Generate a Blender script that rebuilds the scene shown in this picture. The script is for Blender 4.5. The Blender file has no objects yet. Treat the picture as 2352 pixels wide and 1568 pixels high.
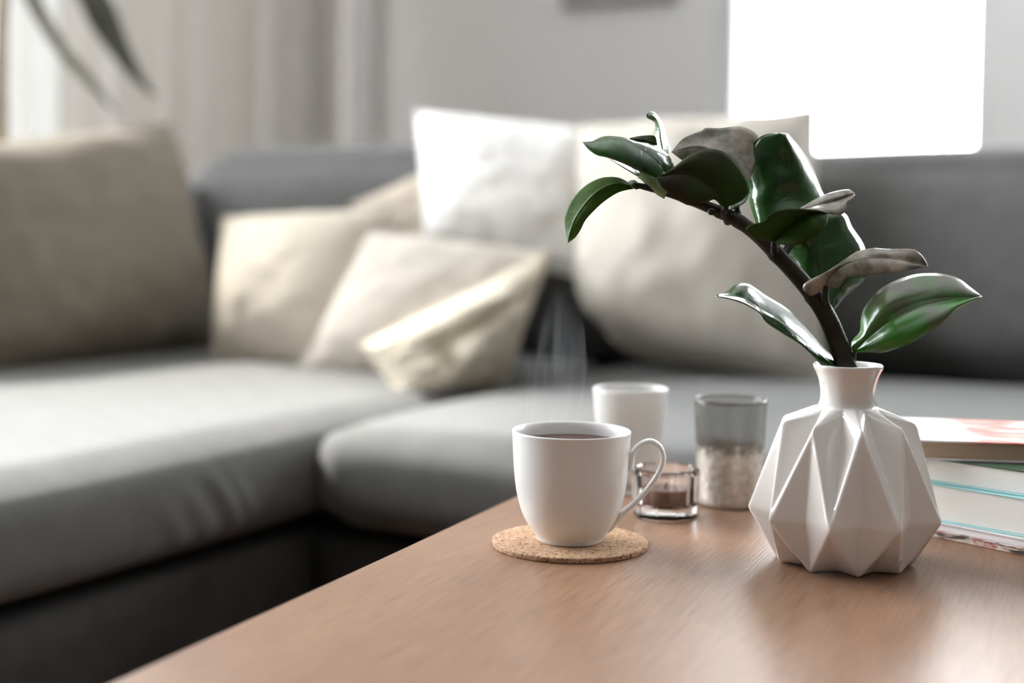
import bpy, bmesh, math, random
import numpy as np
from mathutils import Vector, Matrix, noise

random.seed(7)
C = bpy.context.scene.collection
SC = bpy.context.scene
R = math.radians

# ------------------------------------------------------------------ camera
F, CX, CY = 3267.0, 1176.0, 632.0          # focal length and principal point in pixels of a 2352x1568 frame
TABLE_Z = 0.45
CAM = Vector((0.0, 0.0, TABLE_Z + 0.21))
ROT = Matrix.Rotation(R(90 - 2.5), 3, 'X') @ Matrix.Rotation(R(0.7), 3, 'Z')
cd = bpy.data.cameras.new('camera')
cam = bpy.data.objects.new('camera', cd)
C.objects.link(cam)
cam.matrix_world = Matrix.Translation(CAM) @ ROT.to_4x4()
cd.sensor_width = 36.0
cd.lens = 36.0 * F / 2352.0
cd.shift_y = -(784.0 - CY) / 2352.0
cd.clip_start = 0.02
cd.dof.use_dof = True
cd.dof.focus_distance = 0.868
cd.dof.aperture_fstop = 3.0
SC.camera = cam

# ------------------------------------------------------------------ world, exposure
w = bpy.data.worlds.new('overcast_sky')
SC.world = w
w.use_nodes = True
bg = w.node_tree.nodes['Background']
bg.inputs['Color'].default_value = (0.955, 0.975, 1.0, 1)
bg.inputs['Strength'].default_value = 15.0
SC.view_settings.view_transform = 'Standard'
SC.view_settings.look = 'None'
SC.view_settings.gamma = 1.0
SC.view_settings.use_curve_mapping = False
SC.view_settings.exposure = 0.34
SC.cycles.use_denoising = True
SC.cycles.max_bounces = 14
SC.cycles.diffuse_bounces = 7
SC.cycles.transmission_bounces = 12
SC.cycles.transparent_max_bounces = 16
SC.cycles.sample_clamp_indirect = 6.0

# room frame: local x = along the long sofa (b), local y = towards the back wall (a)
TH = R(28.6)
A_BACK, A_FRONT, B_LEFT, B_RIGHT, CEIL = 3.55, -4.6, -2.40, 4.4, 2.65
WIN1 = (0.15, 3.05, 0.12, 2.36)             # left wall opening: a0, a1, z0, z1
WIN2 = (-1.345, -0.625, 0.55, 2.35)         # back wall openings: b0, b1, z0, z1
WIN_ADDED = (-0.10, 1.30, 0.55, 2.35)  # invented opening right of the view, added for light from the right back


def S(a, b, z=0.0):
    return Vector((math.sin(TH) * a + math.cos(TH) * b, math.cos(TH) * a - math.sin(TH) * b, z))


# hazy sun through the left window
sl = bpy.data.lights.new('hazy_sun', 'SUN')
sl.energy = 17.0
sl.angle = R(7)
sl.color = (1.0, 0.96, 0.90)
so = bpy.data.objects.new('hazy_sun', sl)
so.rotation_euler = (S(-0.28, 0.96) - Vector((0, 0, math.tan(R(45.5))))).to_track_quat('-Z', 'Y').to_euler()
so.location = S(0.5, -4.0, 4.0)
C.objects.link(so)


def portal(loc, sx, sy, direction):
    l = bpy.data.lights.new('window_daylight', 'AREA')
    l.shape = 'RECTANGLE'
    l.size, l.size_y = sx, sy
    l.cycles.is_portal = True
    o = bpy.data.objects.new('window_daylight', l)
    o.location = loc
    o.rotation_euler = Vector(direction).to_track_quat('-Z', 'Y').to_euler()
    C.objects.link(o)


portal(S((WIN1[0] + WIN1[1]) / 2, B_LEFT - 0.13, (WIN1[2] + WIN1[3]) / 2), WIN1[1] - WIN1[0], WIN1[3] - WIN1[2], S(0, 1))
portal(S(A_BACK + 0.13, (WIN2[0] + WIN2[1]) / 2, (WIN2[2] + WIN2[3]) / 2), WIN2[1] - WIN2[0], WIN2[3] - WIN2[2], S(-1, 0))

portal(S(A_BACK + 0.13, (WIN_ADDED[0] + WIN_ADDED[1]) / 2, (WIN_ADDED[2] + WIN_ADDED[3]) / 2), WIN_ADDED[1] - WIN_ADDED[0], WIN_ADDED[3] - WIN_ADDED[2], S(-1, 0))  # portal of the added, unseen window


# ------------------------------------------------------------------ helpers
def ray(px, py):
    return ROT @ Vector(((px - CX) / F, -(py - CY) / F, -1.0))


def at_d(px, py, d):                        # point seen at a pixel of the photograph, d metres ahead
    r = ray(px, py)
    return CAM + r * (d / r.y)


def at_z(px, py, z):                        # point seen at a pixel on the level plane z
    r = ray(px, py)
    return CAM + r * ((z - CAM.z) / r.z)


def a_on_left(px, py=200):                  # place along the left wall / back wall seen at a pixel
    r = ray(px, py)
    b1 = r.x * math.cos(TH) - r.y * math.sin(TH)
    return (r.x * math.sin(TH) + r.y * math.cos(TH)) * B_LEFT / b1


def b_on_back(px, py=200):
    r = ray(px, py)
    a1 = r.x * math.sin(TH) + r.y * math.cos(TH)
    return (r.x * math.cos(TH) - r.y * math.sin(TH)) * A_BACK / a1


def tag(o, label=None, cat=None, group=None, kind=None):
    if label: o['label'] = label
    if cat: o['category'] = cat
    if group: o['group'] = group
    if kind: o['kind'] = kind
    return o


def empty(name, loc=(0, 0, 0), rz=0.0):
    o = bpy.data.objects.new(name, None)
    o.empty_display_size = 0.05
    o.location = loc
    o.rotation_euler = (0, 0, rz)
    C.objects.link(o)
    return o


def mesh(name, verts, faces, mat, parent=None, smooth=True, loc=None, rz=None):
    me = bpy.data.meshes.new(name)
    me.from_pydata([tuple(v) for v in verts], [], [tuple(f) for f in faces])
    me.update()
    if smooth:
        me.polygons.foreach_set('use_smooth', [True] * len(me.polygons))
    if mat: me.materials.append(mat)
    o = bpy.data.objects.new(name, me)
    if loc is not None: o.location = loc
    if rz is not None: o.rotation_euler = (0, 0, rz)
    C.objects.link(o)
    if parent: o.parent = parent
    return o


def from_bm(name, bm, mat, parent=None, smooth=True, **k):
    bmesh.ops.recalc_face_normals(bm, faces=bm.faces)
    vs = [v.co.copy() for v in bm.verts]
    bm.verts.index_update()
    fs = [[v.index for v in f.verts] for f in bm.faces]
    bm.free()
    return mesh(name, vs, fs, mat, parent, smooth, **k)


def lathe(profile, seg=64, close_start=True, close_end=True):
    vs, fs = [], []
    n = len(profile)
    for (r, z) in profile:
        for k in range(seg):
            t = 2 * math.pi * k / seg
            vs.append((r * math.cos(t), r * math.sin(t), z))
    for i in range(n - 1):
        for k in range(seg):
            k2 = (k + 1) % seg
            fs.append((i * seg + k, i * seg + k2, (i + 1) * seg + k2, (i + 1) * seg + k))
    if close_start: fs.append(tuple(reversed(range(seg))))
    if close_end: fs.append(tuple((n - 1) * seg + k for k in range(seg)))
    return vs, fs


def catmull(pts, n):
    pts = [Vector(p) for p in pts]
    P = [2 * pts[0] - pts[1]] + pts + [2 * pts[-1] - pts[-2]]
    out = []
    m = len(pts) - 1
    for i in range(n):
        t = i / (n - 1) * m
        k = min(int(t), m - 1)
        u = t - k
        a, b, c, d = P[k], P[k + 1], P[k + 2], P[k + 3]
        out.append(0.5 * ((2 * b) + (c - a) * u + (2 * a - 5 * b + 4 * c - d) * u * u + (3 * b - a - 3 * c + d) * u ** 3))
    return out


def resample(pts, n):                       # smooth curve, then even spacing
    fine = catmull(pts, max(60, n * 5))
    L = [0.0]
    for i in range(1, len(fine)):
        L.append(L[-1] + (fine[i] - fine[i - 1]).length)
    out, j = [], 0
    for i in range(n):
        s = L[-1] * i / (n - 1)
        while j < len(L) - 2 and L[j + 1] < s: j += 1
        u = (s - L[j]) / max(1e-9, L[j + 1] - L[j])
        out.append(fine[j].lerp(fine[j + 1], min(1, max(0, u))))
    return out


def tube(path, radii, seg=14, flat=1.0, up=None):
    """sweep a round (or flattened) section along path"""
    vs, fs = [], []
    n = len(path)
    nrm = None
    for i in range(n):
        t = (path[min(i + 1, n - 1)] - path[max(i - 1, 0)]).normalized()
        if up is not None:
            side = Vector(up).normalized()
            nrm = side.cross(t).normalized()
        else:
            if nrm is None:
                nrm = t.orthogonal().normalized()
            nrm = (nrm - t * nrm.dot(t)).normalized()
            side = t.cross(nrm)
        r = radii[i] if hasattr(radii, '__len__') else radii
        for k in range(seg):
            a = 2 * math.pi * k / seg
            vs.append(path[i] + nrm * (r * math.cos(a)) + side * (r * flat * math.sin(a)))
    for i in range(n - 1):
        for k in range(seg):
            k2 = (k + 1) % seg
            fs.append((i * seg + k, i * seg + k2, (i + 1) * seg + k2, (i + 1) * seg + k))
    fs.append(tuple(reversed(range(seg))))
    fs.append(tuple((n - 1) * seg + k for k in range(seg)))
    return vs, fs


def boxes(list_of):
    vs, fs = [], []
    for (x0, x1, y0, y1, z0, z1) in list_of:
        b = len(vs)
        vs += [(x0, y0, z0), (x1, y0, z0), (x1, y1, z0), (x0, y1, z0), (x0, y0, z1), (x1, y0, z1), (x1, y1, z1), (x0, y1, z1)]
        fs += [tuple(b + i for i in f) for f in ((0, 3, 2, 1), (4, 5, 6, 7), (0, 1, 5, 4), (1, 2, 6, 5), (2, 3, 7, 6), (3, 0, 4, 7))]
    return vs, fs


def bevel_box(x0, x1, y0, y1, z0, z1, w=0.004, seg=2):
    bm = bmesh.new()
    vs, fs = boxes([(x0, x1, y0, y1, z0, z1)])
    bv = [bm.verts.new(v) for v in vs]
    for f in fs: bm.faces.new([bv[i] for i in f])
    bmesh.ops.bevel(bm, geom=list(bm.edges), offset=w, segments=seg, affect='EDGES', profile=0.5)
    return bm


def cushion_bm(x0, x1, y0, y1, z0, z1, rad=0.04, crown=0.02, nx=24, ny=16, nz=6, wob=0.004, seed=0.0, extra=None, belly=0.012):
    """upholstered block: rounded edges, crowned faces, soft unevenness"""
    bm = bmesh.new()
    c = Vector(((x0 + x1) / 2, (y0 + y1) / 2, (z0 + z1) / 2))
    h = Vector(((x1 - x0) / 2, (y1 - y0) / 2, (z1 - z0) / 2))
    seen = {}

    def V(i, j, k):
        key = (i, j, k)
        if key in seen: return seen[key]
        u = Vector((2 * i / nx - 1, 2 * j / ny - 1, 2 * k / nz - 1))
        p = Vector((u[q] * h[q] for q in range(3)))
        inner = Vector((max(-(h[q] - rad), min(h[q] - rad, p[q])) for q in range(3)))
        d = p - inner
        if d.length > 1e-9:
            p = inner + d.normalized() * rad
        if abs(u.z) > 0.3:
            p.z += math.copysign(crown, u.z) * (1 - u.x ** 2) ** 0.6 * (1 - u.y ** 2) ** 0.6 * (1.0 if u.z > 0 else 0.15)
        p.y += math.copysign(belly, u.y) * (1 - u.z ** 2) * (1 - u.x ** 4) * (abs(u.y) ** 4)
        p.x += math.copysign(belly, u.x) * (1 - u.z ** 2) * (1 - u.y ** 4) * (abs(u.x) ** 4)
        q = p + c
        nv = noise.noise_vector(q * 4.0 + Vector((seed, seed * 1.7, 0)))
        q += nv * wob
        if extra: q += extra(q, u)
        seen[key] = bm.verts.new(q)
        return seen[key]
    for i in range(nx):
        for j in range(ny):
            for k in (0, nz):
                bm.faces.new((V(i, j, k), V(i + 1, j, k), V(i + 1, j + 1, k), V(i, j + 1, k)))
    for i in range(nx):
        for k in range(nz):
            for j in (0, ny):
                bm.faces.new((V(i, j, k), V(i + 1, j, k), V(i + 1, j, k + 1), V(i, j, k + 1)))
    for j in range(ny):
        for k in range(nz):
            for i in (0, nx):
                bm.faces.new((V(i, j, k), V(i, j + 1, k), V(i, j + 1, k + 1), V(i, j, k + 1)))
    return bm


def pillow(name, corners, thick, mat, label, group, pinch=0.06, wrinkle=0.006, seed=0.0, n=40, power=2.2, folds=None, side=0.5, slump=0.0):
    """stuffed pillow spanned by four corner points TL, TR, BR, BL; two sewn faces, pinched sides"""
    TL, TR, BR, BL = [Vector(c) for c in corners]
    cen = (TL + TR + BR + BL) / 4
    nrm = ((TR - TL) + (BR - BL)).cross((TL - BL) + (TR - BR)).normalized()
    if nrm.dot(CAM - cen) < 0: nrm = -nrm
    root = empty(name, (cen.x, cen.y, min(c.z for c in (TL, TR, BR, BL))))
    tag(root, label, 'pillow', group)
    vs, fs = [], []
    idx = {}

    def P(i, j, s):
        u, v = 2 * i / n - 1, 2 * j / n - 1
        edge = i in (0, n) or j in (0, n)
        key = (i, j, 0 if edge else s)
        if key in idx: return idx[key]
        uu = u * (1 - pinch * (1 - v * v))
        vv = v * (1 - pinch * (1 - u * u))
        k_ = 1 - slump * max(0.0, -u) ** 2.5 * max(0.0, -v) ** 2.5      # sagging lower left corner
        uu, vv = uu * k_, vv * k_
        a, b = (uu + 1) / 2, (vv + 1) / 2
        p = TL * (1 - a) * b + TR * a * b + BR * a * (1 - b) + BL * (1 - a) * (1 - b)
        f = max(0.0, (1 - abs(u) ** power) * (1 - abs(v) ** power)) ** 0.55
        t = thick * f * (side if s > 0 else (1 - side))
        if folds and s > 0:
            t += folds(u, v) * f
        q = p + nrm * (t * s)
        wn = noise.noise(Vector((u * 2.3 + seed, v * 2.3, s * 3.0 + seed))) + 0.5 * noise.noise(Vector((u * 5 + seed, v * 5, s + 9)))
        q += nrm * (s * wrinkle * wn * (1 if not edge else 0.3))
        idx[key] = len(vs)
        vs.append(q - root.location)
        return idx[key]
    for i in range(n):
        for j in range(n):
            fs.append((P(i, j, 1), P(i + 1, j, 1), P(i + 1, j + 1, 1), P(i, j + 1, 1)))
            fs.append((P(i, j, -1), P(i, j + 1, -1), P(i + 1, j + 1, -1), P(i + 1, j, -1)))
    mesh('pillow_cover', vs, fs, mat, root)
    ring = [(i, 0) for i in range(n)] + [(n, j) for j in range(n)] + [(i, n) for i in range(n, 0, -1)] + [(0, j) for j in range(n, 0, -1)]
    path = [Vector(vs[P(i, j, 1)]) for (i, j) in ring]
    path.append(path[0].copy())
    tv, tf = tube(path, 0.0028, 6)
    mesh('seam_piping', tv, tf, mat, root)
    return root


# ------------------------------------------------------------------ materials
def mat(name, color=(0.5, 0.5, 0.5), rough=0.5, spec=0.5, metal=0.0, **kw):
    m = bpy.data.materials.new(name)
    m.use_nodes = True
    p = m.node_tree.nodes['Principled BSDF']
    p.inputs['Base Color'].default_value = (*color, 1)
    p.inputs['Roughness'].default_value = rough
    p.inputs['Specular IOR Level'].default_value = spec
    p.inputs['Metallic'].default_value = metal
    for k, v in kw.items():
        p.inputs[k].default_value = v
    return m


def N(m, kind, **kw):
    n = m.node_tree.nodes.new(kind)
    for k, v in kw.items():
        if hasattr(n, k): setattr(n, k, v)
        else: n.inputs[k].default_value = v
    return n


def L(m, a, b):
    m.node_tree.links.new(a, b)


def P(m):
    return m.node_tree.nodes['Principled BSDF']


def ramp(m, stops, fac):
    r = m.node_tree.nodes.new('ShaderNodeValToRGB')
    e = r.color_ramp.elements
    while len(e) < len(stops): e.new(0.5)
    for i, (pos, col) in enumerate(stops):
        e[i].position = pos
        e[i].color = (*col, 1) if len(col) == 3 else col
    L(m, fac, r.inputs['Fac'])
    return r


def mottled(name, c1, c2, scale=6.0, rough=0.9, bump=0.0, bscale=300.0, spec=0.3, stretch=(1, 1, 1), sheen=0.0, dist=0.001, **kw):
    m = mat(name, c1, rough, spec, **kw)
    tc = N(m, 'ShaderNodeTexCoord')
    mp = N(m, 'ShaderNodeMapping')
    mp.inputs['Scale'].default_value = stretch
    L(m, tc.outputs['Object'], mp.inputs['Vector'])
    nz = N(m, 'ShaderNodeTexNoise', Scale=scale, Detail=6.0)
    L(m, mp.outputs['Vector'], nz.inputs['Vector'])
    r = ramp(m, [(0.35, c1), (0.65, c2)], nz.outputs['Fac'])
    L(m, r.outputs['Color'], P(m).inputs['Base Color'])
    if bump:
        n2 = N(m, 'ShaderNodeTexNoise', Scale=bscale, Detail=3.0)
        L(m, mp.outputs['Vector'], n2.inputs['Vector'])
        b = N(m, 'ShaderNodeBump', Strength=bump, Distance=dist)
        L(m, n2.outputs['Fac'], b.inputs['Height'])
        L(m, b.outputs['Normal'], P(m).inputs['Normal'])
    if sheen:
        P(m).inputs['Sheen Weight'].default_value = sheen
        P(m).inputs['Sheen Roughness'].default_value = 0.4
    return m


M = {}
M['wall'] = mottled('wall_paint', (0.87, 0.86, 0.855), (0.89, 0.88, 0.875), 3, 0.85)
M['wall_low_bounce'] = mottled('low_bounce_wall_paint', (0.22, 0.205, 0.19), (0.24, 0.225, 0.21), 3, 0.85)  # invented dark colour for the unseen walls, cuts bounced light on the foreground
M['wall_left'] = mottled('wall_paint_warm', (0.60, 0.56, 0.52), (0.63, 0.59, 0.55), 3, 0.85)
M['white_paint'] = mottled('white_paint', (0.82, 0.82, 0.81), (0.86, 0.86, 0.85), 5, 0.45)
M['ceiling'] = mottled('ceiling_paint', (0.83, 0.83, 0.82), (0.85, 0.85, 0.84), 3, 0.9)
M['floor'] = mottled('dark_floor_wood', (0.12, 0.075, 0.05), (0.18, 0.11, 0.075), 3, 0.4, stretch=(14, 1, 1))
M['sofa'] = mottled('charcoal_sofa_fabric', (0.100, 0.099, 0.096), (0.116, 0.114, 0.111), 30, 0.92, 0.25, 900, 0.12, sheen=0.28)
M['sofa_base'] = mottled('shade_darkened_sofa_base_fabric', (0.040, 0.038, 0.036), (0.050, 0.047, 0.044), 30, 0.92, 0.25, 900, 0.1)  # sofa fabric darkened, the shade below the seats put into the colour
M['taupe'] = mottled('taupe_fabric', (0.15, 0.128, 0.10), (0.17, 0.146, 0.115), 30, 0.92, 0.25, 900, 0.12, sheen=0.05)
M['cream'] = mottled('cream_linen', (0.55, 0.49, 0.405), (0.59, 0.53, 0.44), 40, 0.9, 0.2, 700, 0.2)
M['cream_grey'] = mottled('oatmeal_linen', (0.54, 0.49, 0.43), (0.58, 0.53, 0.47), 40, 0.9, 0.2, 700, 0.2)
M['cream_yellow'] = mottled('ivory_linen', (0.66, 0.59, 0.47), (0.70, 0.63, 0.51), 40, 0.8, 0.2, 700, 0.25)
M['white_cloth'] = mottled('white_linen', (0.82, 0.80, 0.77), (0.86, 0.84, 0.81), 40, 0.9, 0.2, 700, 0.2)
M['beige'] = mottled('beige_linen', (0.47, 0.41, 0.34), (0.51, 0.45, 0.375), 40, 0.9, 0.2, 700, 0.2)
M['greige'] = mottled('greige_linen', (0.50, 0.46, 0.405), (0.54, 0.50, 0.445), 40, 0.9, 0.2, 700, 0.2)
M['black_leg'] = mat('dark_stained_wood', (0.03, 0.022, 0.018), 0.5)
M['ceramic'] = mat('white_glazed_ceramic', (0.84, 0.81, 0.785), 0.05, 0.6, **{'Coat Weight': 0.8, 'Coat Roughness': 0.02})
M['porcelain'] = mat('white_satin_porcelain', (0.82, 0.82, 0.815), 0.30, 0.5, **{'Coat Weight': 0.15, 'Coat Roughness': 0.12})
M['coffee'] = mat('black_coffee', (0.10, 0.036, 0.02), 0.04, 0.6)


def make_table_wood():
    m = mat('brown_table_veneer', (0.3, 0.18, 0.12), 0.38, 0.45)
    tc = N(m, 'ShaderNodeTexCoord')
    mp = N(m, 'ShaderNodeMapping')
    mp.inputs['Scale'].default_value = (1.0, 0.03, 1.0)      # grain runs along local y
    L(m, tc.outputs['Object'], mp.inputs['Vector'])
    n1 = N(m, 'ShaderNodeTexNoise', Scale=760.0, Detail=4.0, Roughness=0.6)
    n2 = N(m, 'ShaderNodeTexNoise', Scale=28.0, Detail=5.0, Roughness=0.55)
    L(m, mp.outputs['Vector'], n1.inputs['Vector'])
    L(m, mp.outputs['Vector'], n2.inputs['Vector'])
    r1 = ramp(m, [(0.3, (0.225, 0.122, 0.073)), (0.7, (0.262, 0.148, 0.091))], n2.outputs['Fac'])
    r2 = ramp(m, [(0.36, (0.70, 0.66, 0.64)), (0.56, (1.06, 1.06, 1.06))], n1.outputs['Fac'])
    mx = N(m, 'ShaderNodeMix', data_type='RGBA', blend_type='MULTIPLY')
    mx.inputs['Factor'].default_value = 1.0
    L(m, r1.outputs['Color'], mx.inputs['A'])
    L(m, r2.outputs['Color'], mx.inputs['B'])
    L(m, mx.outputs['Result'], P(m).inputs['Base Color'])
    b = N(m, 'ShaderNodeBump', Strength=0.35, Distance=0.0006)
    L(m, n1.outputs['Fac'], b.inputs['Height'])
    L(m, b.outputs['Normal'], P(m).inputs['Normal'])
    return m


def make_cork():
    m = mat('cork', (0.5, 0.34, 0.2), 0.85, 0.2)
    tc = N(m, 'ShaderNodeTexCoord')
    v = N(m, 'ShaderNodeTexVoronoi', Scale=650.0)
    n1 = N(m, 'ShaderNodeTexNoise', Scale=420.0, Detail=5.0, Roughness=0.7)
    n2 = N(m, 'ShaderNodeTexNoise', Scale=900.0, Detail=2.0)
    for x in (v, n1, n2): L(m, tc.outputs['Object'], x.inputs['Vector'])
    r1 = ramp(m, [(0.0, (0.33, 0.185, 0.10)), (0.5, (0.48, 0.305, 0.19)), (1.0, (0.58, 0.40, 0.27))], v.outputs['Color'])
    r2 = ramp(m, [(0.36, (0.22, 0.15, 0.11)), (0.47, (1, 1, 1))], n1.outputs['Fac'])
    mx = N(m, 'ShaderNodeMix', data_type='RGBA', blend_type='MULTIPLY')
    mx.inputs['Factor'].default_value = 1.0
    L(m, r1.outputs['Color'], mx.inputs['A'])
    L(m, r2.outputs['Color'], mx.inputs['B'])
    L(m, mx.outputs['Result'], P(m).inputs['Base Color'])
    b = N(m, 'ShaderNodeBump', Strength=0.7, Distance=0.0006)
    L(m, n1.outputs['Fac'], b.inputs['Height'])
    L(m, b.outputs['Normal'], P(m).inputs['Normal'])
    return m


def make_leaf(name, top1, top2, under, rough=0.22, patch=None):
    """waxy leaf; side veins as fine relief, under side in its own duller colour"""
    m = mat(name, top1, rough, 0.5 if rough < 0.4 else (0.3 if rough < 0.5 else 0.1), **{'Coat Weight': 0.25 if rough < 0.4 else 0.0, 'Coat Roughness': 0.12})
    tc = N(m, 'ShaderNodeTexCoord')
    n1 = N(m, 'ShaderNodeTexNoise', Scale=28.0, Detail=4.0)
    L(m, tc.outputs['Object'], n1.inputs['Vector'])
    r = ramp(m, [(0.35, top1), (0.68, top2)], n1.outputs['Fac'])
    col = r.outputs['Color']
    if patch:
        n3 = N(m, 'ShaderNodeTexNoise', Scale=38.0, Detail=5.0, Roughness=0.6)
        L(m, tc.outputs['Object'], n3.inputs['Vector'])
        f = ramp(m, [(0.42, (0, 0, 0)), (0.62, (1, 1, 1))], n3.outputs['Fac'])
        mx = N(m, 'ShaderNodeMix', data_type='RGBA')
        L(m, f.outputs['Color'], mx.inputs['Factor'])
        L(m, col, mx.inputs['A'])
        mx.inputs['B'].default_value = (*patch, 1)
        col = mx.outputs['Result']
    geo = N(m, 'ShaderNodeNewGeometry')
    mb = N(m, 'ShaderNodeMix', data_type='RGBA')
    L(m, geo.outputs['Backfacing'], mb.inputs['Factor'])
    L(m, col, mb.inputs['A'])
    mb.inputs['B'].default_value = (*under, 1)
    L(m, col, P(m).inputs['Base Color'])
    at = N(m, 'ShaderNodeAttribute', attribute_name='vein')
    n2 = N(m, 'ShaderNodeTexNoise', Scale=260.0, Detail=3.0)
    L(m, tc.outputs['Object'], n2.inputs['Vector'])
    add = N(m, 'ShaderNodeMath', operation='ADD')
    sc = N(m, 'ShaderNodeMath', operation='MULTIPLY')
    sc.inputs[1].default_value = 0.25
    L(m, n2.outputs['Fac'], sc.inputs[0])
    L(m, at.outputs['Fac'], add.inputs[0])
    L(m, sc.outputs[0], add.inputs[1])
    b = N(m, 'ShaderNodeBump', Strength=0.7, Distance=0.0009)
    L(m, add.outputs[0], b.inputs['Height'])
    L(m, b.outputs['Normal'], P(m).inputs['Normal'])
    return m


def make_clear_glass(name, rough=0.0, color=(1, 1, 1), ior=1.5):
    return mat(name, color, rough, 0.5, **{'Transmission Weight': 1.0, 'IOR': ior})


def make_pane():
    m = bpy.data.materials.new('window_glass')
    m.use_nodes = True
    nt = m.node_tree
    nt.nodes.remove(nt.nodes['Principled BSDF'])
    out = nt.nodes['Material Output']
    t = nt.nodes.new('ShaderNodeBsdfTransparent')
    t.inputs['Color'].default_value = (0.96, 0.97, 0.97, 1)
    g = nt.nodes.new('ShaderNodeBsdfGlossy')
    g.inputs['Roughness'].default_value = 0.01
    fr = nt.nodes.new('ShaderNodeFresnel')
    fr.inputs['IOR'].default_value = 1.3
    mx = nt.nodes.new('ShaderNodeMixShader')
    nt.links.new(fr.outputs[0], mx.inputs[0])
    nt.links.new(t.outputs[0], mx.inputs[1])
    nt.links.new(g.outputs[0], mx.inputs[2])
    nt.links.new(mx.outputs[0], out.inputs['Surface'])
    return m


def make_coated_glass(name, kind):
    """tumbler glass with a coat applied over part of its height: 'frost' = white coat fading out downwards,
    'silver' = flaky metallic coat over the lower half"""
    m = bpy.data.materials.new(name)
    m.use_nodes = True
    nt = m.node_tree
    p = P(m)
    p.inputs['Transmission Weight'].default_value = 1.0
    p.inputs['IOR'].default_value = 1.3
    tc = N(m, 'ShaderNodeTexCoord')
    sp = N(m, 'ShaderNodeSeparateXYZ')
    L(m, tc.outputs['Object'], sp.inputs[0])
    coat = nt.nodes.new('ShaderNodeBsdfPrincipled')
    mx = nt.nodes.new('ShaderNodeMixShader')
    out = nt.nodes['Material Output']
    if kind == 'frost':
        p.inputs['Base Color'].default_value = (0.93, 0.92, 0.90, 1)
        p.inputs['Roughness'].default_value = 0.35
        coat.inputs['Base Color'].default_value = (0.86, 0.85, 0.83, 1)
        coat.inputs['Roughness'].default_value = 0.5
        coat.inputs['Transmission Weight'].default_value = 0.35
        mr = N(m, 'ShaderNodeMapRange')
        mr.inputs['From Min'].default_value = 0.0
        mr.inputs['From Max'].default_value = 0.06
        mr.inputs['To Min'].default_value = 0.12
        mr.inputs['To Max'].default_value = 0.95
        L(m, sp.outputs['Z'], mr.inputs['Value'])
        fac = mr.outputs['Result']
    else:
        p.inputs['Base Color'].default_value = (0.66, 0.65, 0.63, 1)
        p.inputs['Roughness'].default_value = 0.25
        n1 = N(m, 'ShaderNodeTexNoise', Scale=230.0, Detail=4.0)
        L(m, tc.outputs['Object'], n1.inputs['Vector'])
        r = ramp(m, [(0.3, (0.44, 0.39, 0.34)), (0.5, (0.54, 0.49, 0.435)), (0.7, (0.62, 0.58, 0.53))], n1.outputs['Fac'])
        L(m, r.outputs['Color'], coat.inputs['Base Color'])
        coat.inputs['Roughness'].default_value = 0.42
        coat.inputs['Metallic'].default_value = 0.55
        b = N(m, 'ShaderNodeBump', Strength=0.5, Distance=0.0015)
        L(m, n1.outputs['Fac'], b.inputs['Height'])
        L(m, b.outputs['Normal'], coat.inputs['Normal'])
        ad = N(m, 'ShaderNodeMath', operation='MULTIPLY_ADD')
        L(m, n1.outputs['Fac'], ad.inputs[0])
        ad.inputs[1].default_value = 0.022
        L(m, sp.outputs['Z'], ad.inputs[2])
        mr = N(m, 'ShaderNodeMapRange')
        mr.inputs['From Min'].default_value = 0.0565
        mr.inputs['From Max'].default_value = 0.0495
        L(m, ad.outputs[0], mr.inputs['Value'])
        fac = mr.outputs['Result']
    L(m, fac, mx.inputs[0])
    L(m, p.outputs[0], mx.inputs[1])
    L(m, coat.outputs[0], mx.inputs[2])
    L(m, mx.outputs[0], out.inputs['Surface'])
    return m


def make_curtain(name, ca, cb, ct, k):
    m = mottled(name, ca, cb, 60, 0.9, stretch=(1, 1, 0.1))
    nt = m.node_tree
    out = nt.nodes['Material Output']
    t = nt.nodes.new('ShaderNodeBsdfTranslucent')
    t.inputs['Color'].default_value = (*ct, 1)
    mx = nt.nodes.new('ShaderNodeMixShader')
    mx.inputs[0].default_value = k
    L(m, P(m).outputs[0], mx.inputs[1])
    L(m, t.outputs[0], mx.inputs[2])
    L(m, mx.outputs[0], out.inputs['Surface'])
    return m


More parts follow.
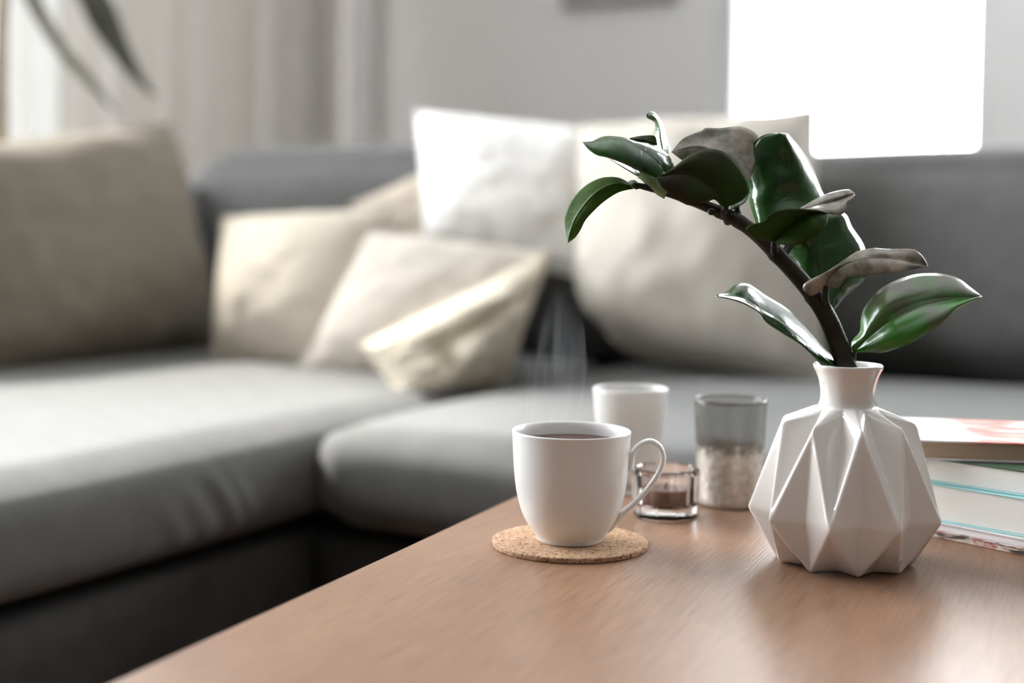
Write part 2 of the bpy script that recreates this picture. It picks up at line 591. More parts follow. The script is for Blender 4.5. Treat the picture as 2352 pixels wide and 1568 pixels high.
def make_steam():
    m = bpy.data.materials.new('steam_vapour')
    m.use_nodes = True
    nt = m.node_tree
    nt.nodes.remove(nt.nodes['Principled BSDF'])
    out = nt.nodes['Material Output']
    tc = N(m, 'ShaderNodeTexCoord')
    mp = N(m, 'ShaderNodeMapping')
    mp.inputs['Scale'].default_value = (75, 75, 11)
    L(m, tc.outputs['Object'], mp.inputs['Vector'])
    nz = N(m, 'ShaderNodeTexNoise', Scale=1.0, Detail=3.0, Roughness=0.55, Distortion=0.9)
    L(m, mp.outputs['Vector'], nz.inputs['Vector'])
    r = ramp(m, [(0.50, (0, 0, 0)), (0.72, (1, 1, 1))], nz.outputs['Fac'])
    sp = N(m, 'ShaderNodeSeparateXYZ')
    L(m, tc.outputs['Object'], sp.inputs[0])
    mr = ramp(m, [(0.0, (0.35,) * 3), (0.4, (1,) * 3), (0.62, (0.8,) * 3), (1.0, (0,) * 3)], sp.outputs['Z'])
    scz = N(m, 'ShaderNodeMath', operation='MULTIPLY')
    L(m, sp.outputs['Z'], scz.inputs[0])
    scz.inputs[1].default_value = 1.0 / 0.095
    L(m, scz.outputs[0], mr.inputs['Fac'])
    mu = N(m, 'ShaderNodeMath', operation='MULTIPLY')
    L(m, r.outputs['Color'], mu.inputs[0])
    L(m, mr.outputs['Color'], mu.inputs[1])
    m2 = N(m, 'ShaderNodeMath', operation='MULTIPLY')
    L(m, mu.outputs[0], m2.inputs[0])
    m2.inputs[1].default_value = 10.0
    v = nt.nodes.new('ShaderNodeVolumeScatter')
    v.inputs['Color'].default_value = (0.97, 0.98, 1, 1)
    L(m, m2.outputs[0], v.inputs['Density'])
    L(m, v.outputs[0], out.inputs['Volume'])
    return m


def make_cover_print():
    m = mat('white_cover_with_red_print', (0.85, 0.84, 0.84), 0.6, 0.2)
    tc = N(m, 'ShaderNodeTexCoord')
    mp = N(m, 'ShaderNodeMapping')
    mp.inputs['Scale'].default_value = (14, 40, 1)
    mp.inputs['Location'].default_value = (0.6, 0.2, 0)
    L(m, tc.outputs['Object'], mp.inputs['Vector'])
    nz = N(m, 'ShaderNodeTexNoise', Scale=1.0, Detail=2.0)
    L(m, mp.outputs['Vector'], nz.inputs['Vector'])
    r = ramp(m, [(0.40, (0.84, 0.83, 0.83)), (0.46, (0.80, 0.34, 0.28)), (0.54, (0.74, 0.14, 0.12)), (0.64, (0.80, 0.42, 0.38))], nz.outputs['Fac'])
    sp = N(m, 'ShaderNodeSeparateXYZ')
    L(m, tc.outputs['Object'], sp.inputs[0])
    mr = N(m, 'ShaderNodeMapRange')
    mr.inputs['From Min'].default_value = 0.050
    mr.inputs['From Max'].default_value = 0.068
    L(m, sp.outputs['X'], mr.inputs['Value'])
    mx = N(m, 'ShaderNodeMix', data_type='RGBA')
    L(m, mr.outputs['Result'], mx.inputs['Factor'])
    mx.inputs['A'].default_value = (0.86, 0.85, 0.85, 1)
    L(m, r.outputs['Color'], mx.inputs['B'])
    L(m, mx.outputs['Result'], P(m).inputs['Base Color'])
    return m


def make_pages(name, c1, c2):
    m = mat(name, c1, 0.85, 0.2)
    tc = N(m, 'ShaderNodeTexCoord')
    mp = N(m, 'ShaderNodeMapping')
    mp.inputs['Scale'].default_value = (0.5, 0.5, 60)
    L(m, tc.outputs['Object'], mp.inputs['Vector'])
    nz = N(m, 'ShaderNodeTexNoise', Scale=60.0, Detail=3.0)
    L(m, mp.outputs['Vector'], nz.inputs['Vector'])
    r = ramp(m, [(0.3, c1), (0.7, c2)], nz.outputs['Fac'])
    L(m, r.outputs['Color'], P(m).inputs['Base Color'])
    return m


def make_magazine():
    m = mat('patterned_magazine_edge', (0.6, 0.5, 0.45), 0.35, 0.5)
    tc = N(m, 'ShaderNodeTexCoord')
    mp = N(m, 'ShaderNodeMapping')
    mp.inputs['Scale'].default_value = (1, 1, 3)
    L(m, tc.outputs['Object'], mp.inputs['Vector'])
    nz = N(m, 'ShaderNodeTexNoise', Scale=75.0, Detail=3.0)
    L(m, mp.outputs['Vector'], nz.inputs['Vector'])
    r = ramp(m, [(0.36, (0.10, 0.07, 0.06)), (0.43, (0.55, 0.46, 0.40)), (0.54, (0.74, 0.68, 0.64)), (0.60, (0.42, 0.10, 0.10)), (0.66, (0.6, 0.5, 0.45))], nz.outputs['Fac'])
    L(m, r.outputs['Color'], P(m).inputs['Base Color'])
    return m


M['table'] = make_table_wood()
M['cork'] = make_cork()
M['pane'] = make_pane()
M['clear'] = make_clear_glass('clear_pressed_glass')
M['frost'] = make_coated_glass('frosted_white_glass', 'frost')
M['silver'] = make_coated_glass('smoky_glass_with_silver_flakes', 'silver')
M['curtain'] = make_curtain('oatmeal_curtain_cloth', (0.58, 0.55, 0.515), (0.62, 0.59, 0.555), (0.70, 0.665, 0.625), 0.018)
M['sheer'] = make_curtain('white_sheer_cloth', (0.8, 0.8, 0.79), (0.83, 0.83, 0.82), (0.85, 0.85, 0.85), 0.03)
M['steam'] = make_steam()
M['wax'] = mottled('brown_candle_wax', (0.11, 0.045, 0.028), (0.14, 0.06, 0.038), 80, 0.45)
M['wick'] = mat('burnt_wick', (0.02, 0.018, 0.015), 0.9)
M['leaf_green'] = make_leaf('dark_green_leaf', (0.007, 0.042, 0.007), (0.022, 0.095, 0.012), (0.04, 0.07, 0.02), 0.2)
M['leaf_vivid'] = make_leaf('bright_green_leaf', (0.02, 0.12, 0.015), (0.045, 0.17, 0.025), (0.04, 0.07, 0.02), 0.28)
M['leaf_olive'] = make_leaf('olive_green_leaf', (0.032, 0.075, 0.006), (0.050, 0.108, 0.009), (0.04, 0.06, 0.02), 0.55)
M['leaf_dark'] = make_leaf('brownish_dark_leaf', (0.026, 0.023, 0.013), (0.026, 0.072, 0.007), (0.04, 0.05, 0.02), 0.55)
M['leaf_brown'] = make_leaf('patchy_brown_leaf', (0.045, 0.055, 0.025), (0.10, 0.085, 0.06), (0.1, 0.09, 0.06), 0.36, patch=(0.38, 0.33, 0.275))  # brown-green with random lighter beige patches
M['leaf_half'] = make_leaf('green_leaf_with_brown_patches', (0.025, 0.16, 0.012), (0.05, 0.22, 0.022), (0.06, 0.06, 0.04), 0.28, patch=(0.085, 0.085, 0.05))  # green with random dull brown patches
M['stem'] = mottled('dark_brown_stem', (0.012, 0.009, 0.007), (0.030, 0.023, 0.017), 60, 0.5, 0.4, 500, 0.3)
M['petiole'] = mottled('pale_green_stalk', (0.16, 0.24, 0.10), (0.22, 0.30, 0.16), 60, 0.4)
M['plant_dark'] = mottled('dark_houseplant_leaf', (0.035, 0.036, 0.026), (0.055, 0.055, 0.04), 12, 0.5)
M['plant_grey'] = mottled('grey_green_houseplant_leaf', (0.16, 0.16, 0.13), (0.22, 0.21, 0.18), 12, 0.5)
M['trunk'] = mottled('brown_bark', (0.20, 0.14, 0.085), (0.26, 0.19, 0.12), 30, 0.85)
M['pot'] = mottled('grey_clay_pot', (0.25, 0.25, 0.24), (0.3, 0.3, 0.29), 20, 0.8)
M['cover_print'] = make_cover_print()
M['pages_white'] = make_pages('white_pages', (0.78, 0.76, 0.72), (0.84, 0.82, 0.79))
M['pages_tan'] = make_pages('yellowed_pages', (0.40, 0.30, 0.21), (0.46, 0.35, 0.26))
M['turquoise'] = mat('turquoise_cover', (0.38, 0.66, 0.68), 0.35)
M['dark_cover'] = mottled('dark_grey_cover_with_green', (0.05, 0.055, 0.055), (0.06, 0.17, 0.07), 40, 0.4)
M['lilac_cover'] = mat('pale_lilac_cover', (0.68, 0.64, 0.66), 0.4)
M['magazine'] = make_magazine()
M['brochure'] = make_pages('white_brochure_paper', (0.76, 0.72, 0.73), (0.82, 0.79, 0.80))
M['frame_grey'] = mat('grey_picture_frame', (0.30, 0.30, 0.31), 0.5)
M['canvas'] = mottled('plain_grey_print', (0.55, 0.55, 0.55), (0.62, 0.62, 0.61), 4, 0.8)

# ------------------------------------------------------------------ the room
T = 0.14
FAR = 0.4


def wall_pieces(u0, u1, op, zmax):
    o0, o1, z0, z1 = op
    return [(u0, o0, 0, zmax), (o1, u1, 0, zmax), (o0, o1, 0, z0), (o0, o1, z1, zmax)]


def room_obj(name, list_of, m, smooth=False):
    v, f = boxes(list_of)
    return tag(mesh(name, v, f, m, None, smooth, rz=-TH), kind='structure')


room_obj('floor', [(B_LEFT - T, B_RIGHT + T, A_FRONT - T, A_BACK + T, -0.1, 0)], M['floor'])
room_obj('ceiling', [(B_LEFT - T, B_RIGHT + T, A_FRONT - T, A_BACK + T, CEIL, CEIL + 0.1)], M['ceiling'])
room_obj('wall_left', [(B_LEFT - T, B_LEFT, a0, a1, z0, z1) for (a0, a1, z0, z1) in wall_pieces(A_FRONT - T, A_BACK + T, WIN1, CEIL)], M['wall_left'])
room_obj('wall_back', [(b0, b1, A_BACK, A_BACK + T, z0, z1) for (b0, b1, z0, z1) in wall_pieces(B_LEFT, -0.35, WIN2, CEIL) + wall_pieces(-0.35, B_RIGHT, WIN_ADDED, CEIL)], M['wall'])
room_obj('wall_right', [(B_RIGHT, B_RIGHT + T, A_FRONT - T, A_BACK + T, 0, CEIL)], M['wall_low_bounce'])
room_obj('wall_front', [(B_LEFT, B_RIGHT, A_FRONT - T, A_FRONT, 0, CEIL)], M['wall_low_bounce'])


def window(name, op, side):
    u0, u1, z0, z1 = op
    root = tag(empty(name, (0, 0, 0), -TH), kind='structure')

    def bx(l):
        out = []
        for (p0, p1, q0, q1, c0, c1) in l:        # p along wall, q depth (0 = inner wall face, positive outwards)
            if side == 'left': out.append((B_LEFT - q1, B_LEFT - q0, p0, p1, c0, c1))
            else: out.append((p0, p1, A_BACK + q0, A_BACK + q1, c0, c1))
        return boxes(out)
    w_ = 0.055
    fr = [(u0, u0 + w_, 0.03, 0.10, z0, z1), (u1 - w_, u1, 0.03, 0.10, z0, z1), (u0 + w_, u1 - w_, 0.03, 0.10, z0, z0 + w_), (u0 + w_, u1 - w_, 0.03, 0.10, z1 - w_, z1)]
    n = 3 if side == 'left' else 1
    step = (u1 - u0 - w_) / n
    for i in range(1, n):
        fr.append((u0 + i * step, u0 + i * step + w_, 0.03, 0.10, z0 + w_, z1 - w_))
    v, f = bx(fr)
    mesh('window_frame', v, f, M['white_paint'], root, False)
    for i in range(n):
        v, f = bx([(u0 + i * step + w_ - 0.004, u0 + (i + 1) * step + 0.004, 0.062, 0.068, z0 + w_ - 0.004, z1 - w_ + 0.004)])
        mesh('window_pane', v, f, M['pane'], root, False)
    if side == 'back':
        v, f = bx([(u0 - 0.04, u1 + 0.04, -0.10, 0.10, z0 - 0.03, z0)])
        mesh('window_sill', v, f, M['white_paint'], root, False)
    return root


window('window_1', WIN1, 'left')
window('window_2', WIN2, 'back')
window('added_window', WIN_ADDED, 'back')  # unseen window, added to balance the light
# painted upright board beside the corner, and the shadow gap between it and the back wall
v, f = boxes([(B_LEFT, B_LEFT + 0.03, a_on_left(783), a_on_left(838), 0, CEIL)])
tag(mesh('trim_1', v, f, M['wall'], None, False, rz=-TH), kind='structure')

# curtains: a wide oatmeal one and a narrow gathered sheer
def curtain(name, a0, a1, dep0, amp, period, m, label):
    cur = empty(name, S((a0 + a1) / 2, B_LEFT + dep0, 0.02), -TH)
    tag(cur, label, 'curtain')
    vs, fs = [], []
    hw = (a1 - a0) / 2
    nu, nv = max(60, int(300 * hw)), 14
    for j in range(nv + 1):
        z = 2.50 * j / nv
        for i in range(nu + 1):
            a = -hw + 2 * hw * i / nu
            ph = 2 * math.pi * (a / period) + 0.9 * math.sin(a * 9.0) + 0.15 * math.sin(z * 2.0)
            dep = amp * (math.sin(ph) + 0.4 * math.sin(ph * 0.5 + 1.3) + 0.25 * math.sin(ph * 1.9))
            vs.append((dep, a + 0.3 * amp * math.cos(ph), z))
    for j in range(nv):
        for i in range(nu):
            k = j * (nu + 1) + i
            fs.append((k, k + 1, k + nu + 2, k + nu + 1))
    mesh('curtain_cloth', vs, fs, m, cur)
    v, f = tube([Vector((0, -hw, 2.53)), Vector((0, 0.0, 2.53)), Vector((0, hw, 2.53))], 0.012, 12)
    mesh('curtain_rod', v, f, M['frame_grey'], cur)
    return cur


curtain('curtain', a_on_left(92), a_on_left(690), 0.09, 0.040, 0.132, M['curtain'], 'oatmeal curtain hanging in soft vertical folds behind the left end of the sofa')
curtain('sheer_curtain', a_on_left(-75), a_on_left(80), 0.07, 0.012, 0.035, M['sheer'], 'narrow white sheer curtain gathered beside the oatmeal one, at the left edge')

# picture on the back wall (only its lower edge reaches into the frame)
pa, pb = at_d(1300, 3, 3.5), at_d(1560, 3, 3.4)
zb = 1.172
b0, b1 = -1.60, -1.29
for px, key in ((1300, 'l'), (1562, 'r')):
    rr = ray(px, 2)
    k = A_BACK / (rr.x * math.sin(TH) + rr.y * math.cos(TH))
    q = CAM + rr * k
    bb = q.x * math.cos(TH) - q.y * math.sin(TH)
    if key == 'l': b0 = bb
    else: b1 = bb
    zb = q.z - 0.001
pic = empty('picture_frame', S(A_BACK - 0.002, (b0 + b1) / 2, zb), -TH)
tag(pic, 'grey framed picture on the back wall, just its lower edge showing', 'picture')
hw = (b1 - b0) / 2
v, f = boxes([(-hw, hw, -0.022, 0, 0, 0.02), (-hw, hw, -0.022, 0, 0.53, 0.55), (-hw, -hw + 0.02, -0.022, 0, 0.02, 0.53), (hw - 0.02, hw, -0.022, 0, 0.02, 0.53)])
mesh('frame_moulding', v, f, M['frame_grey'], pic, False)
v, f = boxes([(-hw + 0.018, hw - 0.018, -0.012, -0.002, 0.018, 0.532)])
mesh('picture_print', v, f, M['canvas'], pic, False)

# ------------------------------------------------------------------ sofa (local x = b, y = a)
sofa = empty('corner_sofa', (0, 0, 0), -TH)
tag(sofa, 'dark grey fabric corner sofa running along the back and left walls', 'sofa')
SX = -0.968


def chaise_folds(q, u):
    d = Vector((0, 0, 0))
    if u.x > 0.6:                                # tucks in the cloth of the side that faces the table
        for (a0, am, wd, lo, hi) in ((1.145, 0.006, 0.012, 0.315, 0.40), (1.175, 0.004, 0.010, 0.32, 0.395), (1.10, 0.004, 0.016, 0.312, 0.385), (1.06, 0.003, 0.016, 0.312, 0.38)):
            line = a0 - 0.75 * (q.z - 0.36)
            g = math.exp(-((q.y - line) / wd) ** 2)
            if lo < q.z < hi: d.x += am * g * math.sin(math.pi * (q.z - lo) / (hi - lo))
    return d


CZ0, CZ1 = 0.303, 0.418
from_bm('seat_cushion', cushion_bm(-1.74, SX - 0.004, 0.2, 2.14, CZ0, CZ1, 0.035, 0.016, 24, 320, 16, 0.004, 1.0, chaise_folds, 0.010), M['sofa'], sofa)
from_bm('seat_cushion', cushion_bm(SX + 0.004, 1.5, 1.285, 2.14, CZ0, CZ1, 0.042, 0.022, 50, 30, 10, 0.004, 5.0, None, 0.014), M['sofa'], sofa)
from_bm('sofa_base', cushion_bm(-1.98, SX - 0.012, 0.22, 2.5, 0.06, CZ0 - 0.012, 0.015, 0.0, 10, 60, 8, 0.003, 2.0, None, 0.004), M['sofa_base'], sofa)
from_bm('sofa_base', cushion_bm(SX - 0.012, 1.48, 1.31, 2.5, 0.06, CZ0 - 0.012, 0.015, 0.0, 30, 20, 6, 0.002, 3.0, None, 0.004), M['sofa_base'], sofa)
from_bm('backrest', cushion_bm(-1.98, 1.48, 2.36, 2.5, 0.29, 0.70, 0.04, 0.01, 40, 6, 8, 0.003, 4.0), M['sofa'], sofa)
from_bm('backrest', cushion_bm(-1.98, -1.84, 0.9, 2.40, 0.29, 0.70, 0.04, 0.01, 6, 40, 8, 0.003, 4.0), M['sofa'], sofa)


def lean(k):
    def fn(q, u):
        return Vector((0, k * max(0.0, q.z - 0.42), 0))
    return fn


from_bm('back_cushion', cushion_bm(-1.96, -0.83, 2.10, 2.30, 0.42, 0.772, 0.085, 0.02, 30, 16, 18, 0.006, 7.0, lean(0.24), 0.03), M['sofa'], sofa)
from_bm('back_cushion', cushion_bm(-0.82, 0.9, 2.10, 2.30, 0.42, 0.757, 0.085, 0.02, 40, 16, 18, 0.006, 8.0, lean(0.24), 0.03), M['sofa'], sofa)
for (bx, ay) in ((-1.9, 0.3), (SX - 0.08, 0.3), (1.4, 1.4), (1.4, 2.42), (-1.9, 2.42)):
    v, f = boxes([(bx - 0.03, bx + 0.03, ay - 0.03, ay + 0.03, 0, 0.062)])
    mesh('leg', v, f, M['black_leg'], sofa, False)

# loose cushions and pillows
G = 'pillows on the corner sofa'


def pil(name, pts, *a, **k):
    return pillow(name, [at_d(*p) for p in pts], *a, **k)


pil('back_pillow', [(-260, 352, 2.02), (385, 285, 2.60), (500, 812, 2.44), (-150, 905, 1.93)], 0.19, M['taupe'],
    'large taupe cushion leaning at the left end of the sofa', G, pinch=0.02, wrinkle=0.006, seed=2.0, power=4.0, side=0.45)
pil('throw_pillow', [(512, 500, 2.36), (905, 480, 2.26), (800, 885, 2.08), (482, 858, 2.19)], 0.15, M['cream'],
    'cream pillow standing left of the others in the sofa corner', G, pinch=0.035, wrinkle=0.004, seed=4.0)
pil('throw_pillow', [(805, 470, 2.42), (1150, 318, 2.46), (1300, 560, 2.36), (985, 640, 2.34)], 0.10, M['beige'],
    'small beige pillow peeping out behind the white pillow', G, pinch=0.05, wrinkle=0.008, seed=5.0)
pil('throw_pillow', [(955, 255, 2.36), (1385, 300, 2.30), (1350, 640, 2.22), (980, 560, 2.28)], 0.13, M['white_cloth'],
    'white pillow propped high against the back of the sofa', G, pinch=0.02, wrinkle=0.007, seed=6.0)
pil('throw_pillow', [(1318, 290, 2.30), (1872, 250, 2.20), (1895, 872, 2.00), (1310, 815, 2.14)], 0.20, M['greige'],
    'big greige pillow slumped behind the leafy branch', G, pinch=0.03, wrinkle=0.008, seed=11.0, slump=0.30)
pil('throw_pillow', [(848, 530, 2.20), (1265, 582, 2.14), (1150, 885, 2.02), (672, 872, 2.08)], 0.12, M['cream_grey'],
    'beige flat-faced pillow leaning behind the crumpled ivory one', G, pinch=0.02, wrinkle=0.005, seed=8.0)


def crumple(u, v):
    def g(x, w_): return math.exp(-(x / w_) ** 2)
    s = 0.026 * g(v - 0.70 + 0.15 * u + 0.10 * math.sin(4 * u), 0.34) * (0.55 + 0.45 * math.sin(5.5 * u + 0.6))   # roll under the upper rim
    s -= 0.034 * g(u + 0.42 + 0.25 * v, 0.14) * g(v + 0.35, 0.55)   # deep tuck
    s += 0.020 * g(u + 0.05 - 0.2 * v, 0.26) * g(v + 0.45, 0.6)
    s -= 0.026 * g(v - 0.18 - 0.25 * u, 0.15) * g(u - 0.15, 0.6)
    s += 0.014 * g(u - 0.55, 0.22) * g(v - 0.1, 0.5)
    return s


pil('throw_pillow', [(828, 792, 1.93), (1268, 572, 2.08), (1160, 880, 2.03), (928, 930, 1.87)], 0.10, M['cream_yellow'],
    'crumpled ivory pillow at the front of the pillow group', G, pinch=0.03, wrinkle=0.006, seed=9.0, n=60, folds=crumple)

# ------------------------------------------------------------------ houseplant behind the left end of the sofa
pp = at_d(3, 200, 2.77)
hp = empty('houseplant', (pp.x, pp.y, 0.0))
tag(hp, 'tall houseplant with dark drooping strap leaves by the left window', 'plant')
v, f = lathe([(0.0, 0.001), (0.085, 0.001), (0.10, 0.02), (0.13, 0.24), (0.135, 0.26), (0.125, 0.26), (0.115, 0.22), (0.0, 0.215)], 32, False, False)
mesh('pot', v, f, M['pot'], hp)
path = [Vector((0, 0, 0.2)), Vector((0.006, 0.0, 0.5)), Vector((-0.004, 0, 0.8)), Vector((0.0, 0, 1.05)), Vector((0.03, 0, 1.22))]
v, f = tube(resample(path, 20), [0.021 - 0.0005 * i for i in range(20)], 12)
mesh('trunk', v, f, M['trunk'], hp)


def strap_leaf(px_path, widths, d0, d1, m, name='leaf'):
    pts = [at_d(x, y, d0 + (d1 - d0) * i / (len(px_path) - 1)) - hp.location for i, (x, y) in enumerate(px_path)]
    c = resample(pts, 30)
    vs, fs = [], []
    for i, p in enumerate(c):
        t = (c[min(i + 1, 29)] - c[max(i - 1, 0)]).normalized()
        side = t.cross(Vector((0, -1, 0.0))).normalized()
        s = i / 29 * (len(widths) - 1)
        k = min(int(s), len(widths) - 2)
        wd = widths[k] + (widths[k + 1] - widths[k]) * (s - k)
        for q in (-1, -0.5, 0, 0.5, 1):
            vs.append(p + side * (wd * q) + Vector((0, -0.25 * wd * (abs(q) - 0.5), 0)))
    for i in range(29):
        for k in range(4):
            fs.append((i * 5 + k, i * 5 + k + 1, i * 5 + k + 6, i * 5 + k + 5))
    o = mesh(name, vs, fs, m, hp)
    md = o.modifiers.new('thickness', 'SOLIDIFY')
    md.thickness = 0.0012
    return o


strap_leaf([(40, -230), (120, -150), (205, -20), (265, 95), (315, 175), (358, 222)], [0.008, 0.02, 0.026, 0.030, 0.017, 0.002], 2.77, 2.74, M['plant_dark'])
strap_leaf([(10, -180), (40, -80), (92, 30), (140, 110), (200, 180), (268, 258)], [0.006, 0.012, 0.015, 0.012, 0.011, 0.002], 2.77, 2.80, M['plant_grey'])
strap_leaf([(20, -200), (-60, -150), (-140, -40), (-200, 110)], [0.008, 0.022, 0.024, 0.002], 2.76, 2.6, M['plant_dark'])
strap_leaf([(30, -220), (60, -330), (130, -420), (230, -440)], [0.008, 0.022, 0.024, 0.002], 2.76, 2.80, M['plant_dark'])

# ------------------------------------------------------------------ coffee table (local y = its long edge)
TA = math.atan((2558 - 1176) / F)
corner = at_z(1365, 1055, TABLE_Z)
tab = empty('coffee_table', (corner.x, corner.y, 0.0), -TA)
tag(tab, 'brown wooden coffee table with a fine straight grain in the foreground', 'table')
from_bm('tabletop', bevel_box(0, 0.95, -1.35, 0, TABLE_Z - 0.028, TABLE_Z, 0.0025, 3), M['table'], tab, True)
o = tab.children[0]
for (x, y) in ((0.06, -0.06), (0.89, -0.06), (0.06, -1.29), (0.89, -1.29)):
    from_bm('leg', bevel_box(x - 0.025, x + 0.025, y - 0.025, y + 0.025, 0, TABLE_Z - 0.0285, 0.003, 2), M['table'], tab, False)
from_bm('apron', bevel_box(0.035, 0.915, -0.062, -0.042, TABLE_Z - 0.09, TABLE_Z - 0.0285, 0.002, 1), M['table'], tab, False)
from_bm('apron', bevel_box(0.035, 0.055, -1.29, -0.065, TABLE_Z - 0.09, TABLE_Z - 0.0285, 0.002, 1), M['table'], tab, False)

# ------------------------------------------------------------------ cork coaster
CUP_D = 0.895
cc = at_d(1309, 1254, CUP_D)
cx_, cy_ = cc.x, cc.y
RC, TC = 0.0494, 0.0034
vs, fs = [], []
prof = [(0.0, 0.0), (RC - 0.0006, 0.0)] + [(RC, 0.0004 + (TC - 0.0008) * i / 4) for i in range(5)] + [(RC - 0.0007, TC)] + [(RC * (1 - i / 12), TC) for i in range(1, 12)] + [(0.0002, TC)]
seg = 220
v, f = lathe(prof, seg, False, False)
vv = []
for k, p in enumerate(v):
    p = Vector(p)
    row = k // seg
    nn = noise.noise(p * 700) * 0.00022 + noise.noise(p * 250) * 0.00018
    if 1 <= row <= 7:
        r = math.hypot(p.x, p.y)
        p = Vector((p.x * (1 + 2.0 * nn / r), p.y * (1 + 2.0 * nn / r), p.z))
    elif row > 7:
        p.z += min(0.0, nn * 0.7)
    vv.append(p)
co = mesh('coaster', vv, f, M['cork'], None, True, loc=(cx_, cy_, TABLE_Z))
tag(co, 'round cork coaster with a crumbly edge under the coffee cup', 'coaster')

# ------------------------------------------------------------------ cup
Z0 = TABLE_Z + TC
cup = empty('coffee_cup', (cx_, cy_, Z0))
tag(cup, 'white porcelain coffee cup with a looped handle standing on the cork coaster', 'cup')
outer = [(0.0195, 0.0), (0.0208, 0.0002), (0.0213, 0.0009), (0.0216, 0.0018), (0.0222, 0.0034), (0.0236, 0.0056), (0.0265, 0.0098), (0.0292, 0.0143), (0.0313, 0.0192), (0.0330, 0.0248),
         (0.0344, 0.0310), (0.0355, 0.0385), (0.0362, 0.0460), (0.0367, 0.0535), (0.0371, 0.0610), (0.0374, 0.0665), (0.03768, 0.0690)]
op = resample([Vector((r, 0, z)) for r, z in outer], 70)
prof = [(p.x, p.z) for p in op]
tk = 0.0021
rim = [(0.03762, 0.0697), (0.0371, 0.07015), (0.0364, 0.07005), (0.0359, 0.0694)]
inner = [(max(0.0, r - tk - 0.0002), z) for r, z in reversed(prof) if 0.006 < z < 0.0675]
prof = [(0.0, 0.0011), (0.0185, 0.0011), (0.0190, 0.0002)] + prof + rim + inner + [(0.014, 0.0048), (0.0, 0.0046)]
v, f = lathe(prof, 128, False, False)
mesh('cup_body', v, f, M['porcelain'], cup)


def hp_(x, y):                                # handle point: from the side view of the cup
    return Vector(((x - 725) * 0.0000792, 0, (1238 - y) * 0.0000792 - TC))


hpath = [(1192, 618), (1200, 560), (1214, 495), (1258, 428), (1340, 386), (1416, 416), (1456, 492), (1450, 572), (1408, 668), (1322, 790), (1224, 893), (1146, 966), (1092, 1030), (1048, 1078), (1015, 1100)]
c = resample([hp_(*q) for q in hpath], 70)
rad = []
for i in range(70):
    t = i / 69
    r = 0.00178
    if t < 0.12: r += 0.0009 * (1 - t / 0.12) ** 0.8
    if t > 0.80: r += 0.0008 * (t - 0.80) / 0.2
    rad.append(r)
v, f = tube(c, rad, 20, flat=1.75, up=(0, 1, 0))
hr = Matrix.Rotation(R(-4), 3, 'Z')
mesh('handle', [hr @ Vector(p) for p in v], f, M['porcelain'], cup)

LV = 0.0622
ri = 0.0
for (r, z) in inner:
    if z <= LV: ri = max(ri, r)
prof = [(0.0, LV - 0.012), (ri - 0.0022, LV - 0.012), (ri - 0.0004, LV - 0.0004), (ri - 0.0003, LV), (ri - 0.0016, LV - 0.00035), (ri * 0.8, LV - 0.0004), (0.0, LV - 0.0004)]
v, f = lathe(prof, 96, False, False)
cf = mesh('coffee', v, f, M['coffee'], None, True, loc=(cx_, cy_, Z0))
tag(cf, 'dark brown coffee filling the white cup almost to the rim', 'drink')

# steam: a slim column of vapour
pts = [at_d(1268, 985, CUP_D), at_d(1270, 930, CUP_D), at_d(1276, 860, CUP_D), at_d(1272, 770, CUP_D), at_d(1262, 690, CUP_D), at_d(1258, 630, CUP_D)]
base = pts[0].copy()
st_path = resample([p - base for p in pts], 24)
v, f = tube(st_path, [0.016 + 0.004 * math.sin(i / 23 * 3.1) for i in range(24)], 24)
stm = mesh('steam', v, f, M['steam'], None, True, loc=base)
tag(stm, 'faint wisps of steam rising above the coffee cup', 'steam', kind='stuff')

# ------------------------------------------------------------------ tumblers
def tumbler(px, d, r_top, r_base, h, m, name, label):
    p = at_d(px, 1100, d)
    o = empty(name, (p.x, p.y, TABLE_Z))
    tag(o, label, 'candle glass')
    t = 0.0022
    out = [(0.0, 0.0), (r_base - 0.003, 0.0), (r_base - 0.0008, 0.0008), (r_base, 0.003)]
    n = 24
    out += [(r_base + (r_top - r_base) * (i / n), 0.003 + (h - 0.0035) * i / n) for i in range(1, n + 1)]
    out += [(r_top - 0.0006, h), (r_top - t + 0.0006, h), (r_top - t, h - 0.0008)]
    out += [(r_base - t + (r_top - r_base) * (1 - i / n), 0.006 + (h - 0.0075) * (1 - i / n)) for i in range(1, n + 1)]
    out += [(r_base * 0.6, 0.0045), (0.0, 0.0042)]
    v, f = lathe(out, 72, False, False)
    mesh('glass_wall', v, f, m, o)
    return o


tumbler(1445, 1.079, 0.0286, 0.0222, 0.0785, M['frost'], 'frosted_tumbler', 'frosted white candle glass standing behind the coffee cup')
tumbler(1675, 1.029, 0.0267, 0.0228, 0.0775, M['silver'], 'silvered_tumbler', 'smoky candle glass with silver flaked lower half beside the vase')

# faceted tealight holder
p = at_d(1528, 1150, 0.986)
th = empty('tealight_holder', (p.x, p.y, TABLE_Z), R(9))
tag(th, 'small clear faceted glass tealight holder behind the cup handle', 'candle holder')
NF = 10


def facet_ring(r, z, soft=0.12):
    out = []
    for k in range(NF):
        for s in (-0.5 + soft, 0.5 - soft):
            a = 2 * math.pi * (k + s) / NF
            out.append(Vector((r * math.cos(a), r * math.sin(a), z)))
    return out


rings = [facet_ring(0.0, 0), facet_ring(0.0205, 0.0), facet_ring(0.0222, 0.0012), facet_ring(0.0226, 0.006), facet_ring(0.0236, 0.032), facet_ring(0.0233, 0.0335), facet_ring(0.0222, 0.0342)]
ns = NF * 2


def circ(r, z):
    out = []
    for q in facet_ring(1.0, 0): out.append(Vector((r * q.x, r * q.y, z)))
    return out


